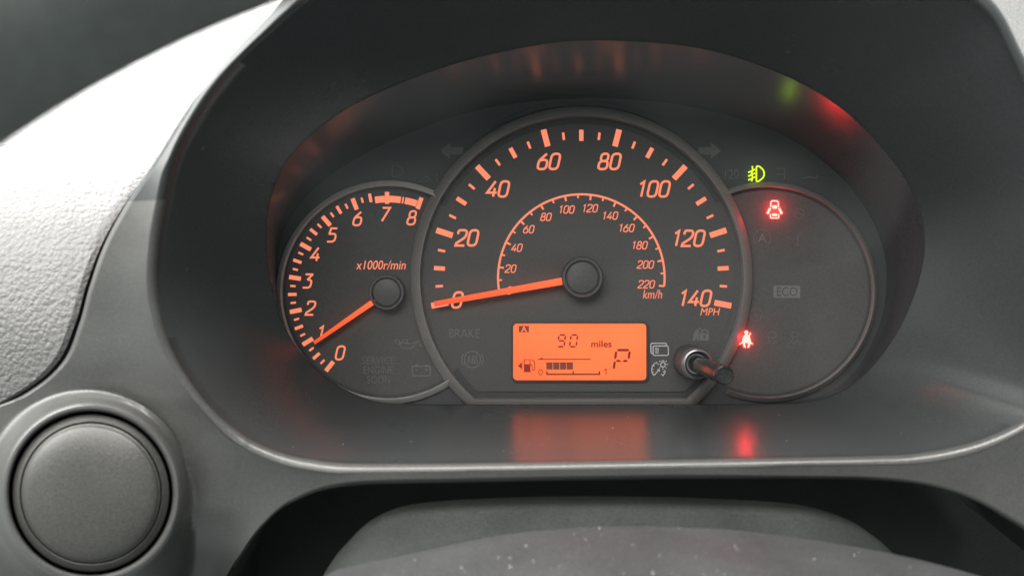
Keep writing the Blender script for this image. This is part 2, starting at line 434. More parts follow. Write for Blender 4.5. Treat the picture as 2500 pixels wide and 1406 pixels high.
# ================================================================== ROUND BLANK
vent = thing('round_vent', 'round grained grey cap in the dashboard trim left of the instruments', 'vent', P(VC[0], VC[1]+190, VB))
def disc_rows(prof, n=120, base=VB):
    return [[P(VC[0]+r*math.cos(2*math.pi*j/n), VC[1]+r*math.sin(2*math.pi*j/n), base+h) for j in range(n)] for r, h in prof]
ms = Mesh(); ms.grid(disc_rows([(199.4,-.011),(150,-.011)]), True); build('socket', ms, M['black'], vent)
ms = Mesh(); ms.grid(disc_rows([(191.5,-.011),(191.5,.0026),(190,.0034),(187,.0038),(175,.0054),(173.5,.0053),(172.6,.0046),(172.2,.0026)]), True)
build('cap_rim', ms, M['cap'], vent)
ms = Mesh()
pr = [(170.6,.0026),(170.2,.0050),(168.8,.0056),(165,.0059)]+[(165*math.cos(R_(a)), .0059+.0042*math.sin(R_(a))) for a in range(6, 90, 6)]
ms.grid(disc_rows(pr), True); c_ = P(VC[0], VC[1], VB+.0101); ms.add(disc_rows([pr[-1]])[0]+[c_], [[j, (j+1) % 120, 120] for j in range(120)])
build('cap', ms, M['cap'], vent)

# ================================================================== PADDED DASH
pad = thing('dashboard_pad', 'pale pebble grained dashboard pad, sunlit white beside the dark hood', 'dashboard pad', P(-100, 1100, 0.05))
gap = catmull([(b[0]-w_, b[1]-2) for (a, b), w_ in zip(HO[6:14], (-4, 2, 6, 9, 10, 11, 11, 11))], 16, False)
gy = [(p[1], p[0]) for p in gap]
def gap_x(py):
    if py <= gy[0][0]:
        # behind the hood: follow the silhouette and run on underneath it
        pts = [(-160, 900), (-45, 790), (85, 660), (188, 575), (290, 505), (gy[0][0], gy[0][1])]
        for (y0, x0), (y1, x1) in zip(pts, pts[1:]):
            if y0 <= py <= y1: return x0+(x1-x0)*(py-y0)/(y1-y0)
        return pts[0][1]
    for (y0, x0), (y1, x1) in zip(gy, gy[1:]):
        if y0 <= py <= y1: return x0+(x1-x0)*(py-y0)/(y1-y0)
    return gy[-1][1]
dk = [(-200,-.42),(-100,-.27),(0,-.165),(100,-.085),(200,-.025),(300,.022),(400,.053),(500,.070),(600,.079),(700,.083),(800,.084),(900,.082),(1000,.078),(1100,.072),(1250,.060)]
dks = catmull([(a, b) for a, b in dk], 10, False)
def pad_d(py):
    for (y0, d0), (y1, d1) in zip(dks, dks[1:]):
        if y0 <= py <= y1: return d0+(d1-d0)*(py-y0)/(y1-y0)
    return dk[-1][1]
ms = Mesh(); rows = []
for k in range(131):
    py = -180+1250*k/130; xe = gap_x(py); x0 = -700
    row = []
    for j in range(60):
        u = j/59.0; px = x0+(xe-x0)*u
        d = pad_d(py)
        e = (xe-px)
        d -= 0.0012*max(0, 1-e/10.0)**2 if py > 380 else 0
        d += 0.00003*min(0, px-150)*0.6
        row.append(P(px, py, d))
    rows.append(row)
ms.grid(rows)
build('pad_side', ms, M['pad'], pad)
ms = Mesh(); rows = []
for k in range(60):
    py = -180+700*k/59.0; x0 = 2380+max(0, py)*0.55
    rows.append([P(x0+(3100-x0)*j/20.0, py, pad_d(py)) for j in range(21)])
ms.grid(rows)
rows = []
for k in range(12):
    py = -180+120*k/11.0
    rows.append([P(880+1540*j/20.0, py, pad_d(py)-.002) for j in range(21)])
ms.grid(rows)
build('pad_far_side', ms, M['pad'], pad)
# dark underlay seen in the gap
ms = Mesh(); ms.grid([[P(p[0]-70, p[1]+6, .035) for p in gap], [P(p[0]+90, p[1]+6, .035) for p in gap]])
build('gap_seal', ms, M['black'], pad)

# ================================================================== INSTRUMENT CLUSTER
cl = thing('instrument_cluster', 'lit instrument cluster with orange speedometer, tachometer and amber display', 'instrument cluster', Q(1440, 985, 0))
# housing wall from the mask out to the clear cover
B_ctrl = [(1460,240),(1200,262),(1000,325),(850,400),(750,478),(695,560),(677,640),(679,740),(710,835),(775,915),(862,968),(960,984),(1200,986),(1450,986),(1700,986),(1880,984),(1970,974),
          (2040,948),(2098,890),(2148,790),(2164,690),(2154,600),(2108,500),(2028,410),(1900,325),(1700,264)]
Bc = catmull(B_ctrl, 20)
B = [Q(*ray_contour(Bc, math.atan2(p[1]-MY, p[0]-MX)), 0) for p in Hc]
ms = Mesh(); rows = []
for k in range(9):
    u = k/8.0; rows.append([b.lerp(P(lx, ly, lens_d(ly)-.0002), u) for b, (lx, ly) in zip(B, Lm)])
ms.grid(rows, True); build('housing_wall', ms, M['wall'], cl)
# clear cover
ms = Mesh()
ms.add([P(lx, ly, lens_d(ly)-.0004) for lx, ly in Lm], [list(range(NN))])
cov = build('clear_cover', ms, M['clear'], cl, smooth=False)
# mask
ms = Mesh(); ms.add([b+Vector((0, 0.0, 0)) for b in B], [list(range(NN))]); build('mask', ms, M['mask'], cl, smooth=False)
# raised upper brow of the mask over the speedometer
ms = Mesh()
brow = arc(1419, 690, 436, 64, 116, 30)
sweep(ms, brow, [(-6, 0), (-5, .0006), (5, .0006), (6, 0)], False); build('mask_brow', ms, M['mask'], cl)

SC = (1419.0, 678.0); TC = (948.0, 713.5); GC = (1872.0, 713.0)
def circ_cut(c, r, ychord):
    a = math.degrees(math.asin((ychord-c[1])/r))
    return arc(c[0], c[1], r, -a, 180+a, 120)
# --- speedometer
ms = Mesh(); slab(ms, circ_cut(SC, 374, 955), 0, .0006); spd = build('speedometer_dial', ms, M['face'], cl, smooth=False)
ms = Mesh(); path = circ_cut(SC, 390, 971)
sweep(ms, path, [(0, 0), (0, .0036), (1.5, .0046), (3, .0046), (25, .0022), (26, .0019), (27.5, .0006)], True); 
build('dial_ring', ms, M['ring'], spd)
# --- tachometer
ms = Mesh(); slab(ms, arc(*TC, 250, 0, 357, 90), 0, .0003); tac = build('tachometer_dial', ms, M['face'], cl, smooth=False)
ms = Mesh(); sweep(ms, arc(*TC, 258, 62.5, 305.5, 90), [(0, 0), (0, .0030), (1, .0034), (13, .0014), (14, .0011), (14.5, .0003)], False)
build('dial_ring', ms, M['silver'], tac)
# --- right-hand dial of warning lamps
ms = Mesh(); slab(ms, arc(*GC, 248, 0, 357, 90), 0, .0003); wrn = build('warning_lamp_dial', ms, M['face'], cl, smooth=False)
ms = Mesh(); sweep(ms, arc(*GC, 255, -112, 114, 90), [(0, 0), (0, .0030), (1, .0034), (12, .0014), (13, .0011), (13.5, .0003)], False)
build('dial_ring', ms, M['ring'], wrn)

# --- tick marks: shared meshes
def tick_mesh(name, length, width, mat):
    me = bpy.data.meshes.new(name); l = length*S/2; w_ = width*S/2; h = .00008
    vs = [(-w_, -h, -l), (w_, -h, -l), (w_, -h, l), (-w_, -h, l), (-w_, 0, -l), (w_, 0, -l), (w_, 0, l), (-w_, 0, l)]
    me.from_pydata(vs, [], [(0, 1, 2, 3), (0, 4, 5, 1), (1, 5, 6, 2), (2, 6, 7, 3), (3, 7, 4, 0)]); me.materials.append(mat); return me
def tick(me, c, r, ang, d, parent, name='tick_mark'):
    o = bpy.data.objects.new(name, me); C.objects.link(o); o.parent = parent
    o.location = Q(c[0]+r*math.cos(R_(ang)), c[1]-r*math.sin(R_(ang)), d)-Vector(parent['_b'])
    o.rotation_euler = (0, R_(90-ang), 0)
TM = {k: tick_mesh('tick', l, w_, M['amber']) for k, (l, w_) in dict(sl=(42, 14), sm=(27, 10.5), ss=(18, 6), tl=(29, 10.5), tm=(21, 7.5), ts=(13, 5), kl=(13, 4.6), ks=(9, 4)).items()}
def sp_ang(mph): return 190.6-201.2*mph/140.0
for q in range(0, 29):
    mph = q*5; a = sp_ang(mph)
    if mph % 20 == 0: tick(TM['sl'], SC, 351, a, .00062, spd)
    elif mph % 10 == 0: tick(TM['sm'], SC, 346.5, a, .00062, spd)
    else: tick(TM['ss'], SC, 347, a, .00062, spd)
for s, x, y in (('0',1117,732),('20',1141,581),('40',1216,462),('60',1340,395),('80',1488,395),('100',1595,462),('120',1680,582),('140',1696,728)):
    build('numeral', digits(s, x, y, 43, .00066, .132, .22, .20), M['amber'], spd, smooth=False)
build('lettering', text_mesh('MPH', (1709, 752, 1757, 769.5), .00066, .20, .0), M['amber'], spd, smooth=False)
# km/h scale
ms = Mesh(); ribbon(ms, arc(*SC, 203, 190.6, sp_ang(136.7), 110), 5.2, .00064); build('scale_arc', ms, M['amber'], spd, smooth=False)
for q in range(0, 23):
    a = sp_ang(q*10*0.62137); tick(TM['kl' if q % 2 == 0 else 'ks'], SC, (196.5 if q % 2 == 0 else 198), a, .00068, spd)
for s, x, y in (('0',1244,709),('20',1247,656),('40',1262,605),('60',1291,560),('80',1333,530),('100',1383,512),('120',1440,509),('140',1489,527),('160',1529,557),('180',1561,599),('200',1576,646),('220',1578,694)):
    build('numeral', digits(s, x, y, 20.5, .00066, .125, .22, .22, .98), M['amber'], spd, smooth=False)
build('lettering', text_mesh('km/h', (1569, 707, 1616, 729), .00066, .20, .0), M['amber'], spd, smooth=False)

# --- tachometer print
def ta(k): return 231.6-20.13*k
for q in range(0, 33):
    k = q/4.0; a = ta(k)
    if 6.5 < k and k not in (7, 8): continue
    if q % 4 == 0: tick(TM['tl'], TC, 230, a, .00032, tac)
    elif q % 2 == 0: tick(TM['tm'], TC, 234, a, .00032, tac)
    else: tick(TM['ts'], TC, 233, a, .00032, tac)
for k0, k1 in ((6.63, 6.93), (7.07, 7.42), (7.55, 7.92)):
    ms = Mesh(); ribbon(ms, arc(*TC, 227, ta(k0), ta(k1), 10), 16, .0004); build('red_zone_block', ms, M['amber'], tac, smooth=False)
ms = Mesh(); ribbon(ms, arc(*TC, 227, ta(7.46), ta(7.51), 3), 16, .0004); build('red_zone_block', ms, M['amber'], tac, smooth=False)
for s, x, y in (('8',1006,532),('7',940,524),('6',874,534),('5',812,574),('4',771,621),('3',752,686),('2',759,752),('1',784,812),('0',831,861)):
    build('numeral', digits(s, x, y, 37, .00036, .125, .22), M['amber'], tac, smooth=False)
build('lettering', text_mesh('x1000r/min', (869, 636, 991, 658), .00036, .22, .002), M['amber'], tac, smooth=False)

# --- needles
def needle(name, c, tip, r0, w0, w1, d, parent_name):
    a = Vector(c); e = Vector(tip); u = (e-a).normalized(); n = Vector((-u.y, u.x)); s = a+u*r0
    ms = Mesh(); slab(ms, [tuple(s+n*w0/2), tuple(e+n*w1/2), tuple(e-n*w1/2), tuple(s-n*w0/2)], d, d+.0012)
    # a shallow ridge runs along the middle
    ms.add([Q(s.x, s.y, d+.0019), Q(e.x, e.y, d+.0015), Q(*(s+n*w0/2), d+.00121), Q(*(e+n*w1/2), d+.00121), Q(*(s-n*w0/2), d+.00121), Q(*(e-n*w1/2), d+.00121)], [[0, 1, 3, 2], [1, 0, 4, 5]])
    o = build(name, ms, M['needle'], cl, smooth=False)
    at = o.data.attributes.new('along', 'FLOAT', 'POINT'); hubp = Q(*c, 0)-Vector(cl['_b']); far = (Q(*tip, 0)-Q(*c, 0)).length
    for i, v in enumerate(o.data.vertices):
        at.data[i].value = min(1.0, math.hypot(v.co.x-hubp.x, v.co.z-hubp.z)/far)
    return o
def hub(parent, c, r, d):
    ms = Mesh(); n = 72
    pr = [(r*1.02, .0008), (r*1.02, d), (r*1.0, d+.0009), (r*.965, d+.0013), (r*.86, d+.0013), (r*.83, d+.0009), (r*.81, d+.0005), (r*.78, d+.0007), (r*.74, d+.0011), (r*.4, d+.0014), (r*.05, d+.0015)]
    rows = [[Q(c[0]+q*math.cos(2*math.pi*j/n), c[1]+q*math.sin(2*math.pi*j/n), h) for j in range(n)] for q, h in pr]
    ms.grid(rows, True); ms.add(rows[-1], [list(range(n))]); build('hub_cap', ms, M['hub'], parent)
sn = needle('speedometer_needle', SC, (1062.5, 741.5), 44, 17, 12.5, .0046, 'speedometer'); hub(sn, SC, 49, .0062)
tn = needle('tachometer_needle', TC, (772.5, 835), 34, 13, 8, .0040, 'tachometer'); hub(tn, TC, 42.5, .0052)

# --- display
def rl(pts, mat=None): return pts
ms = Mesh(); slab(ms, rrect(1253, 789.5, 1577, 927, 11), .0005, .00075); lcd = build('display_screen', ms, M['lcd'], cl, smooth=False)
DL = .00082
ms = Mesh(); ribbon(ms, rrect(1250.5, 787, 1579.5, 929.5, 13), 5, .0016, True); sweep(ms, rrect(1250.5, 787, 1579.5, 929.5, 13), [(-2.5, .0006), (-2.5, .0016)], True)
build('display_frame', ms, M['mask'], lcd, smooth=False)
def seg7(on, x, y, w_, h, th, sl, ms):
    """seven-segment digit; x,y = top-left; slanted by sl"""
    g = th*.16
    def T(a, b): return (x+a+(h-b)*sl, y+b)
    def hs(yc):
        return [T(g+th*.5, yc), T(g+th, yc-th/2), T(w_-g-th, yc-th/2), T(w_-g-th*.5, yc), T(w_-g-th, yc+th/2), T(g+th, yc+th/2)]
    def vs(xc, y0, y1):
        return [T(xc, y0+g+th*.2), T(xc+th/2, y0+g+th*.7), T(xc+th/2, y1-g-th*.7), T(xc, y1-g-th*.2), T(xc-th/2, y1-g-th*.7), T(xc-th/2, y0+g+th*.7)]
    t2 = th/2; mid = h/2
    sg = dict(a=hs(t2), g=hs(mid), d=hs(h-t2), f=vs(t2, t2, mid), e=vs(t2, mid, h-t2), b=vs(w_-t2, t2, mid), c=vs(w_-t2, mid, h-t2))
    for k in on: fill(ms, sg[k], DL)
ms = Mesh(); seg7('abcdfg', 1358.5, 815, 20, 33, 4.2, .13, ms); build('segment_digit', ms, M['lcdink'], lcd, smooth=False)
ms = Mesh(); seg7('abcdef', 1388, 815, 20, 33, 4.2, .13, ms); build('segment_digit', ms, M['lcdink'], lcd, smooth=False)
ms = Mesh(); seg7('abef', 1494, 851, 39, 55, 6.2, .14, ms)
fill(ms, [(1502, 880), (1508, 877), (1513, 878.5), (1516, 881), (1513, 883.5), (1506, 883)], DL); fill(ms, [(1519, 881), (1523, 878), (1528, 877), (1533, 880), (1528, 883.5), (1522, 883.5)], DL)
build('segment_letter', ms, M['lcdink'], lcd, smooth=False)
build('lettering', text_mesh('miles', (1443, 830.5, 1493, 847.5), DL, 0, .022), M['lcdink'], lcd, smooth=False)
ms = Mesh(); fill(ms, [(1266.5, 795), (1291.5, 795), (1291.5, 811), (1266.5, 811)], DL); bd = build('badge', ms, M['lcdblk'], lcd, smooth=False)
build('lettering', text_mesh('A', (1272, 796.5, 1286.5, 810), DL+.00006, 0, .02), M['lcd'], lcd, smooth=False)
ms = Mesh(); ribbon(ms, [(1314, 876.6), (1442, 876.6)], 2.6, DL); fill(ms, [(1310, 878), (1325, 871.5), (1324, 877.8)], DL+.00002); build('arrow', ms, M['lcdink'], lcd, smooth=False)
for k in range(4):
    ms = Mesh(); x = 1333.5+k*16.6; fill(ms, [(x, 883.5), (x+15.4, 883.5), (x+15.4, 901.5), (x, 901.5)], DL); build('fuel_block', ms, M['lcdblk'], lcd, smooth=False)
ms = Mesh(); ribbon(ms, [(1335.2, 905.5), (1335.2, 913), (1463, 913), (1463, 905)], 4, DL); ribbon(ms, [(1399, 905), (1399, 911.2)], 4, DL+.00002); build('fuel_scale', ms, M['lcdink'], lcd, smooth=False)
build('lettering', text_mesh('0', (1314, 900, 1325, 915.5), DL, 0, .0), M['lcdink'], lcd, smooth=False)
ms = Mesh(); ribbon(ms, [(1474, 902.5), (1479.3, 900), (1479.3, 914.5)], 2.4, DL); build('numeral', ms, M['lcdink'], lcd, smooth=False)
ms = Mesh(); fill(ms, [(1264, 892.5), (1275, 883), (1275, 901.5)], DL)
ribbon(ms, rrect(1280, 877.2, 1294, 890, 1.5), 2.2, DL, True); fill(ms, [(1279, 888), (1295, 888), (1295, 906), (1279, 906)], DL+.00002); ribbon(ms, [(1277, 907), (1297, 907)], 2, DL+.00003)
ribbon(ms, rounded([(1297, 877), (1304, 880.5), (1306, 900), (1303, 903.5), (1299, 902), (1299, 890), (1295, 889)], [0, 3, 3, 2, 2, 2, 0]), 2.2, DL+.00004)
fill(ms, [(1299, 878), (1303, 879.5), (1306.5, 885), (1304, 884.5)], DL+.00005)
build('fuel_pump_symbol', ms, M['lcdink'], lcd, smooth=False)

# --- white printed symbols beside the display
DP = .00068
ms = Mesh(); ribbon(ms, rrect(1594, 844, 1631, 867, 4), 2.6, DP, True); ribbon(ms, rounded([(1593, 862.5), (1588.5, 861), (1588.5, 837.5), (1625.5, 837.5), (1626.5, 842.5)], 4), 2.6, DP)
for y in (850.5, 855.3, 860.2): ribbon(ms, [(1598.5, y), (1608, y)], 2.2, DP)
build('trip_symbol', ms, M['white'], spd, smooth=False)
ms = Mesh(); bx, by = 1618, 889
ribbon(ms, arc(bx, by+.5, 5.6, 0, 350, 20), 2.4, DP, True); ribbon(ms, rrect(bx-2.2, by-9.5, bx+2.2, by-6, .5), 1.8, DP+.00002, True)
for a in (0, 45, 135, 180, 225, 270, 315): ribbon(ms, [(bx+8.6*math.cos(R_(a)), by-8.6*math.sin(R_(a))), (bx+12.6*math.cos(R_(a)), by-12.6*math.sin(R_(a)))], 2.1, DP)
ribbon(ms, [(x, y) for x, y in arc(1610, 902, 19.5, 108, 215, 16)]+[(1596.5, 915.5), (1607, 903.5)], 2.3, DP+.00001)
ribbon(ms, arc(1607.5, 903, 2, 0, 350, 10), 2.4, DP+.00003, True)
for a in (112, 145, 175, 198): ribbon(ms, [(1610+19*math.cos(R_(a)), 902-19*math.sin(R_(a))), (1610+15.5*math.cos(R_(a)), 902-15.5*math.sin(R_(a)))], 1.8, DP+.00003)
ribbon(ms, [(1618.5, 907.5), (1622.5, 904), (1623, 909), (1618, 916), (1613.8, 912)], 2.2, DP)
build('dimmer_symbol', ms, M['white'], spd, smooth=False)

# --- unlit symbols on the dials
DS = .00066
def bt(s, box, par, mat='dim', bold=-.004, d=DS, sp=1.0): build('lettering', text_mesh(s, box, d, 0, bold, sp), M[mat], par, smooth=False)
bt('BRAKE', (1097, 803, 1171, 824), spd, bold=-.012)
ms = Mesh(); ribbon(ms, arc(1153.5, 877, 20, 0, 355, 40), 2.3, DS, True)
for a0, a1 in ((148, 212), (-32, 32)): ribbon(ms, arc(1153.5, 877, 26, a0, a1, 14), 2.3, DS)
build('brake_system_symbol', ms, M['dim'], spd, smooth=False); bt('ABS', (1140.5, 867, 1167, 887), spd, bold=-.002)
for k, s in enumerate(('SERVICE', 'ENGINE', 'SOON')):
    y = 870.5+23.5*k; x0, x1 = ((884, 963), (888, 960), (897, 953))[k]; bt(s, (x0, y, x1, y+17.5), tac, bold=-.014, d=.00036)
DT = .00036
ms = Mesh(); ribbon(ms, [(984, 838), (978, 850), (1005, 850), (1016, 838), (1027, 833)][::-1]+[(984, 838)], 2, DT) if False else None
ribbon(ms, [(976, 836), (1000, 838), (1006, 838.5), (1024, 831), (1006, 849), (980, 849)], 2.2, DT, True)
ribbon(ms, [(978, 840), (966, 837), (965, 830), (971, 829), (977, 836)], 2.0, DT+.00002); ribbon(ms, [(983, 836), (984, 829), (995, 829), (994, 836)], 2, DT+.00002); ribbon(ms, [(1025, 838), (1028, 846)], 2.6, DT)
build('oil_symbol', ms, M['dim'], tac, smooth=False)
ms = Mesh(); ribbon(ms, rrect(1006.5, 893.5, 1050.5, 917, 1.5), 2.3, DT, True); ribbon(ms, [(1012, 891.5), (1020, 891.5)], 2.6, DT); ribbon(ms, [(1037, 891.5), (1045, 891.5)], 2.6, DT)
ribbon(ms, [(1037, 902.5), (1045, 902.5)], 1.8, DT); ribbon(ms, [(1041, 898.5), (1041, 906.5)], 1.8, DT+.00002); ribbon(ms, [(1013, 902.5), (1020, 902.5)], 1.8, DT); build('battery_symbol', ms, M['dim'], tac, smooth=False)
# turn arrows on the mask
for sx, xc in ((-1, 1104), (1, 1730)):
    ms = Mesh(); fill(ms, [(xc+sx*a, 369+b) for a, b in ((30, 0), (5, -20), (5, -9), (-26, -9), (-26, 9), (5, 9), (5, 20))], .0003); build('turn_arrow', ms, M['dimmer'], cl, smooth=False)
ms = Mesh(); ribbon(ms, rounded([(958, 404), (972, 404), (989, 417), (972, 432), (958, 432)], [0, 10, 14, 10, 0]), 2, .0003, True); build('headlamp_symbol', ms, M['dimmer'], cl, smooth=False)
ms = Mesh(); ribbon(ms, [(1022, 446), (1042, 430), (1056, 446)], 2, .0003); ribbon(ms, [(1067, 424), (1067, 448)], 2.4, .0003); ribbon(ms, [(1030, 446), (1048, 440)], 2, .00032); build('lane_symbol', ms, M['dimmer'], cl, smooth=False)
bt('120', (1770, 414, 1803, 437), cl, 'dimmer', -.008, .0003)
ms = Mesh(); ribbon(ms, [(1895, 412), (1915, 412), (1915, 438)], 2, .0003); ribbon(ms, [(1897, 426), (1914, 426)], 2, .00032); build('lamp_symbol', ms, M['dimmer'], cl, smooth=False)
ms = Mesh(); ribbon(ms, [(1960, 436), (1975, 432), (1992, 436), (1996, 428)], 2.4, .0003); build('key_symbol', ms, M['dimmer'], cl, smooth=False)
# car-and-padlock
ms = Mesh(); fill(ms, [(1691, 832), (1691, 818), (1696, 808), (1704, 804.5), (1706, 808), (1706, 832), (1701, 832), (1701, 827), (1696, 827), (1696, 832)], DS); fill(ms, rrect(1707.5, 813, 1729.5, 831, 1), DS)
ribbon(ms, arc(1720, 812, 7.5, 0, 180, 14), 3, DS+.00002); ribbon(ms, [(1696, 806), (1708, 802), (1716, 808)], 2, DS+.00004); build('padlock_symbol', ms, M['dim'], spd, smooth=False)
ms = Mesh(); ribbon(ms, arc(1718.5, 819.5, 1.6, 0, 350, 10), 3, DS+.0001, True); ribbon(ms, [(1718.5, 821), (1718.5, 827)], 3, DS+.00012); build('keyhole', ms, M['face'], spd, smooth=False)
# ECO plate
ms = Mesh(); slab(ms, rrect(1888, 697, 1953, 727, 3), .0003, .00042); build('plate', ms, M['dim'], wrn, smooth=False); bt('ECO', (1896, 701, 1946, 723), wrn, 'face', .008, .0005)
ms = Mesh(); ribbon(ms, arc(1860, 582, 21, -40, 220, 40), 2, DT); build('stop_start_symbol', ms, M['dimmer'], wrn, smooth=False); bt('A', (1850, 571, 1871, 592), wrn, 'dim', -.005, DT)
ms = Mesh(); ribbon(ms, [(1947, 572), (1947, 592)], 2.4, DT); ribbon(ms, arc(1947, 598, 2, 0, 350, 10), 2, DT, True); build('alert_symbol', ms, M['dimmer'], wrn, smooth=False)
ms = Mesh(); ribbon(ms, arc(1951, 522, 12, 20, 330, 20), 2, DT); ribbon(ms, [(1938, 518), (1964, 526)], 2, DT+.00002); build('engine_symbol', ms, M['dimmer'], wrn, smooth=False)
ms = Mesh(); ribbon(ms, arc(1845, 768, 15, 0, 355, 30), 2, DT, True); ribbon(ms, arc(1845, 771, 4, 0, 355, 12), 2, DT, True); build('airbag_symbol', ms, M['dimmer'], wrn, smooth=False)
for off, nm in ((0, 'skid_symbol'), (56, 'skid_off_symbol')):
    ms = Mesh(); x = 1884+off; k = 1 if off == 0 else .8; y = 818 if off == 0 else 816
    ribbon(ms, [(x-9*k, y+6), (x-11*k, y), (x-6*k, y-8*k), (x+6*k, y-8*k), (x+11*k, y), (x+9*k, y+6)], 2.2, DT, True)
    ribbon(ms, [(x-12*k, y+20*k), (x-4*k, y+15*k), (x-8*k, y+11*k)], 2, DT); ribbon(ms, [(x+2*k, y+22*k), (x+8*k, y+15*k), (x+13*k, y+19*k)], 2, DT); build(nm, ms, M['dimmer'], wrn, smooth=False)
bt('OFF', (1925, 833, 1955, 849), wrn, 'dimmer', -.004, DT)

# --- lit warning lamps, each with an unseen point light added in front for its halo
def lamp(name, c, col, power, parent):
    l = bpy.data.lights.new(name, 'POINT'); l.energy = power; l.color = col; l.shadow_soft_size = 0.0
    o = bpy.data.objects.new(name, l); C.objects.link(o); o.parent = parent
    o.location = Q(c[0], c[1], .0032)-Vector(parent['_b'])
DW = .00045
ms = Mesh(); fcx, fcy = 1845, 425
ribbon(ms, rounded([(fcx+1, 406.5), (fcx+8, 406.5), (fcx+20, 417), (fcx+20, 433), (fcx+6, 443.5), (fcx+1, 443.5)], [4, 4, 9, 9, 4, 4], True), 3.6, DW, True)
ribbon(ms, [(fcx-9, 406), (fcx-8, 415), (fcx-11, 425), (fcx-8, 434), (fcx-11, 443.5)], 3.4, DW)
for k in range(3): y = 417.5+k*9.2; ribbon(ms, [(fcx-19, y+4.5), (fcx-2, y-3.5)], 3.4, DW+.00002)
ribbon(ms, [(fcx-19, 441), (fcx-3, 432)], .1, DW)
fog = build('fog_lamp_symbol', ms, M['green'], cl, smooth=False); lamp('fog_lamp_glow', (fcx, fcy), (0.5, 1.0, 0.02), .0003, fog)
ms = Mesh(); dx, dy = 1890.5, 512
ribbon(ms, rounded([(dx-9.5, dy-6), (dx-9, dy-21), (dx+9, dy-21), (dx+9.5, dy-6)], [0, 6, 6, 0]), 3, DW); fill(ms, rrect(dx-6, dy-10.5, dx+6.5, dy-2, 3), DW)
ribbon(ms, rounded([(dx-10, dy+10.5), (dx-10, dy+20.5), (dx+10, dy+20.5), (dx+10, dy+10.5)], [0, 3, 3, 0]), 3, DW); fill(ms, rrect(dx-6, dy+9.5, dx+6.5, dy+16, 2), DW)
for s in (-1, 1): ribbon(ms, [(dx+s*11, dy-3), (dx+s*17.5, dy+10.5)], 5.6, DW)
ribbon(ms, [(dx-10.5, dy-4), (dx-10.5, dy+1)], 2, DW+.00002); ribbon(ms, [(dx+10.5, dy-4), (dx+10.5, dy+1)], 2, DW+.00002)
door = build('door_open_symbol', ms, M['red'], wrn, smooth=False); lamp('door_lamp_glow', (dx, dy), (1.0, .02, .02), .0065, door)
ms = Mesh(); bx, by = 1822, 828
fill(ms, arc(bx-.5, by-16.5, 5, 0, 350, 20), DW)
fill(ms, rounded([(bx-4, by-11.5), (bx+3, by-11.5), (bx+7.5, by-8), (bx+11, by+6), (bx+10, by+9), (bx-11, by+9), (bx-11, by+2), (bx-8.5, by-7)], [2, 2, 3, 3, 2, 2, 3, 3], True), DW)
fill(ms, [(bx+4, by-9), (bx+9, by-16.5), (bx+11, by-15), (bx+7, by-6)], DW+.00002)
fill(ms, [(bx-11, by+6), (bx-10, by+9.5), (bx-17, by+13), (bx-19, by+11)], DW+.00002); fill(ms, [(bx+10, by+6), (bx+9, by+9.5), (bx+14, by+12.5), (bx+15.5, by+10)], DW+.00002)
fill(ms, [(bx-10, by+8), (bx-2, by+8), (bx-3.5, by+11), (bx-2, by+20), (bx-6, by+20), (bx-10, by+10)], DW+.00004); fill(ms, [(bx+10, by+8), (bx+2, by+8), (bx+3.5, by+11), (bx+2, by+20), (bx+6, by+20), (bx+10, by+10)], DW+.00004)
belt = build('seat_belt_symbol', ms, M['red'], wrn, smooth=False); lamp('belt_lamp_glow', (bx, by), (1.0, .02, .02), .0033, belt)

# --- reset stalk through the cover
def tube(ms, prof, c, n=40, mi=0):
    rows = [[Vector((c.x+r*math.cos(2*math.pi*j/n), -d, c.z+r*math.sin(2*math.pi*j/n))) for j in range(n)] for r, d in prof]
    ms.grid(rows, True, mi); ms.add(rows[-1], [list(range(n))], mi)
kc = P(1703, 889, .020)
ms = Mesh(); tube(ms, [(.0068, .0006), (.0068, .0150), (.0064, .0157), (.004, .0158)], kc); knob = build('reset_stalk', ms, M['hub'], cl)
ms = Mesh(); tube(ms, [(.0060, .0150), (.0060, .0196), (.0057, .0206), (.0052, .0210), (.0045, .0202), (.0041, .0180), (.004, .0175)], kc); build('bushing', ms, M['chrome'], knob)
ms = Mesh(); tube(ms, [(.0034, .017), (.0034, .045), (.0034, .0655), (.00325, .0659), (.00325, .0664), (.0034, .0668), (.0034, .0700), (.0032, .0708), (.0029, .0711), (.0020, .0709)], kc); build('shaft', ms, M['stalk'], knob)

# ================================================================== STEERING COLUMN COVER
col = thing('steering_column_cover', 'dusty grey arched steering column cover below the instruments', 'column cover', P(1560, 1700, 0.15))
arcA = catmull([(700,1520),(790,1405),(880,1372),(960,1356),(1200,1305),(1370,1286),(1500,1280),(1650,1282),(1800,1290),(1960,1310),(2110,1334),(2260,1366),(2400,1406),(2560,1470),(2680,1580)], 10, False)
ms = Mesh(); rows = []
cxm = 1560
back = [P(x, y, .118) for x, y in arcA]
for dd, dz, sp in ((-.004, -.0045, 1.0), (-.001, -.0012, 1.0), (.0015, -.0002, 1.0), (.005, .0004, 1.0), (.02, -.0010, 1.0), (.045, -.0065, .995), (.07, -.0145, .985), (.10, -.0270, .96)):
    rows.append([Vector((P(cxm, 0, .118).x+(v.x-P(cxm, 0, .118).x)*sp, v.y-dd, v.z+dz)) for v in back])
ms.grid(rows); build('upper_cover', ms, M['column'], col)
arcB = catmull([(740,1500),(800,1385),(850,1320),(915,1262),(1010,1228),(1180,1214),(1400,1208),(1650,1211),(1880,1222),(1980,1236),(2060,1262),(2120,1298),(2170,1340),(2230,1410),(2290,1500)], 10, False)
back2 = [P(x, y, .080) for x, y in arcB]
ms = Mesh(); rows = []
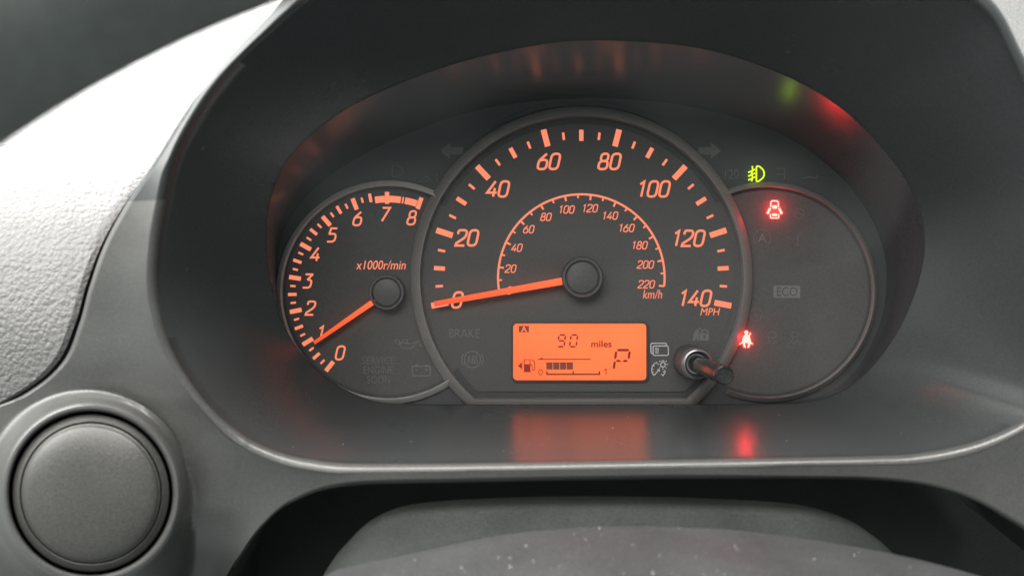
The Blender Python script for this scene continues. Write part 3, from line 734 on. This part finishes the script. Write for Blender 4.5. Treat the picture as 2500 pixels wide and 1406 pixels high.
for dd, dz in ((-.004, -.004), (-.001, -.0008), (.001, -.0001), (.012, -.0042), (.040, -.015)):
    rows.append([Vector((v.x, v.y-dd, v.z+dz)) for v in back2])
ms.grid(rows); build('rear_shroud', ms, M['column2'], col)
# ------- steering wheel, close to the camera
wd = D-0.14; wc = P(1712, 2905, wd); RT = 0.0155; RI = 3088*S*0.14/D+RT
whl = thing('steering_wheel', 'black steering wheel rim curving past the upper corner, out of focus', 'steering wheel', (wc.x, wc.y, wc.z-RI-RT))
ms = Mesh(); rows = []
for k in range(161):
    a = 2*math.pi*k/160; rows.append([Vector((wc.x+(RI+RT*math.cos(b))*math.cos(a), wc.y+RT*1.1*math.sin(b), wc.z+(RI+RT*math.cos(b))*math.sin(a))) for b in [2*math.pi*j/28 for j in range(28)]])
ms.grid(rows, False)
for i in range(160):
    o0 = i*28+27; ms.f.append([i*28+27, i*28, (i+1)*28, (i+1)*28+27]); ms.mi.append(0)
build('rim', ms, M['wheel'], whl)
ms = Mesh()
pr = [(.062, .0), (.062, -.012), (.056, -.02), (.04, -.026), (.01, -.029)]
rows = [[Vector((wc.x+r*1.1*math.cos(2*math.pi*j/48), wc.y+.02+h, wc.z+r*.82*math.sin(2*math.pi*j/48))) for j in range(48)] for r, h in pr]
ms.grid(rows, True); ms.add(rows[-1], [list(range(48))]); build('hub_pad', ms, M['wheel'], whl)
for a in (0, 180, 270):
    ms = Mesh(); u = Vector((math.cos(R_(a)), 0, math.sin(R_(a)))); n = Vector((-u.z, 0, u.x)); rows = []
    for k in range(7):
        s = k/6.0; c = wc+u*(.045+(RI-.045)*s)+Vector((0, .012*(1-s), 0)); w_ = .024-.008*math.sin(math.pi*s)
        rows.append([c+n*w_*math.cos(b)+Vector((0, .006*math.sin(b), 0)) for b in [2*math.pi*j/16 for j in range(16)]])
    ms.grid(rows, True); build('spoke', ms, M['wheel'], whl)

# ================================================================== DUST
def specks(name, label, pts):
    ms = Mesh()
    for c, r in pts:
        vs = [c+Vector((r*random.uniform(.6, 1.3)*a, r*.5*b-r*.2, r*random.uniform(.6, 1.2)*e)) for a, b, e in ((1,0,0),(-1,0,0),(0,1,0),(0,-1,0),(0,0,1),(0,0,-1))]
        ms.add(vs, [(0,2,4),(2,1,4),(1,3,4),(3,0,4),(2,0,5),(1,2,5),(3,1,5),(0,3,5)])
    o = build(name, ms, M['dust'], None, smooth=False); o['kind'] = 'stuff'; o['label'] = label; o['category'] = 'dust'
    return o
from mathutils.bvhtree import BVHTree
def on_surface(objs, n, region, rr):
    out = []; trees = []
    for o in objs:
        b = Vector(o['_b']); me = o.data
        trees.append(BVHTree.FromPolygons([v.co+b for v in me.vertices], [list(p.vertices) for p in me.polygons]))
    eye = Vector((0, -D, 0))
    while len(out) < n:
        px = random.uniform(region[0], region[2]); py = random.uniform(region[1], region[3])
        dr = (P(px, py, 0)-eye).normalized(); hit = None
        for t_ in trees:
            h = t_.ray_cast(eye, dr)
            if h[0] is not None and (hit is None or h[3] < hit[1]): hit = (h[0], h[3])
        if hit is None:
            n -= 0.2; continue
        out.append((hit[0], rr[0]+(rr[1]-rr[0])*random.random()**4))
    return out
ch = {o.name: o for o in bpy.data.objects}
specks('dust', 'pale dust specks scattered over the steering column cover', on_surface([ch['upper_cover']], 90, (900, 1285, 2450, 1406), (.00009, .00034)))
specks('dust', 'fine pale dust lying on the floor of the dark hood', on_surface([ch['hood_liner']], 46, (620, 1000, 2300, 1108), (.00008, .00022)))
for o in bpy.data.objects:
    if '_b' in o: del o['_b']
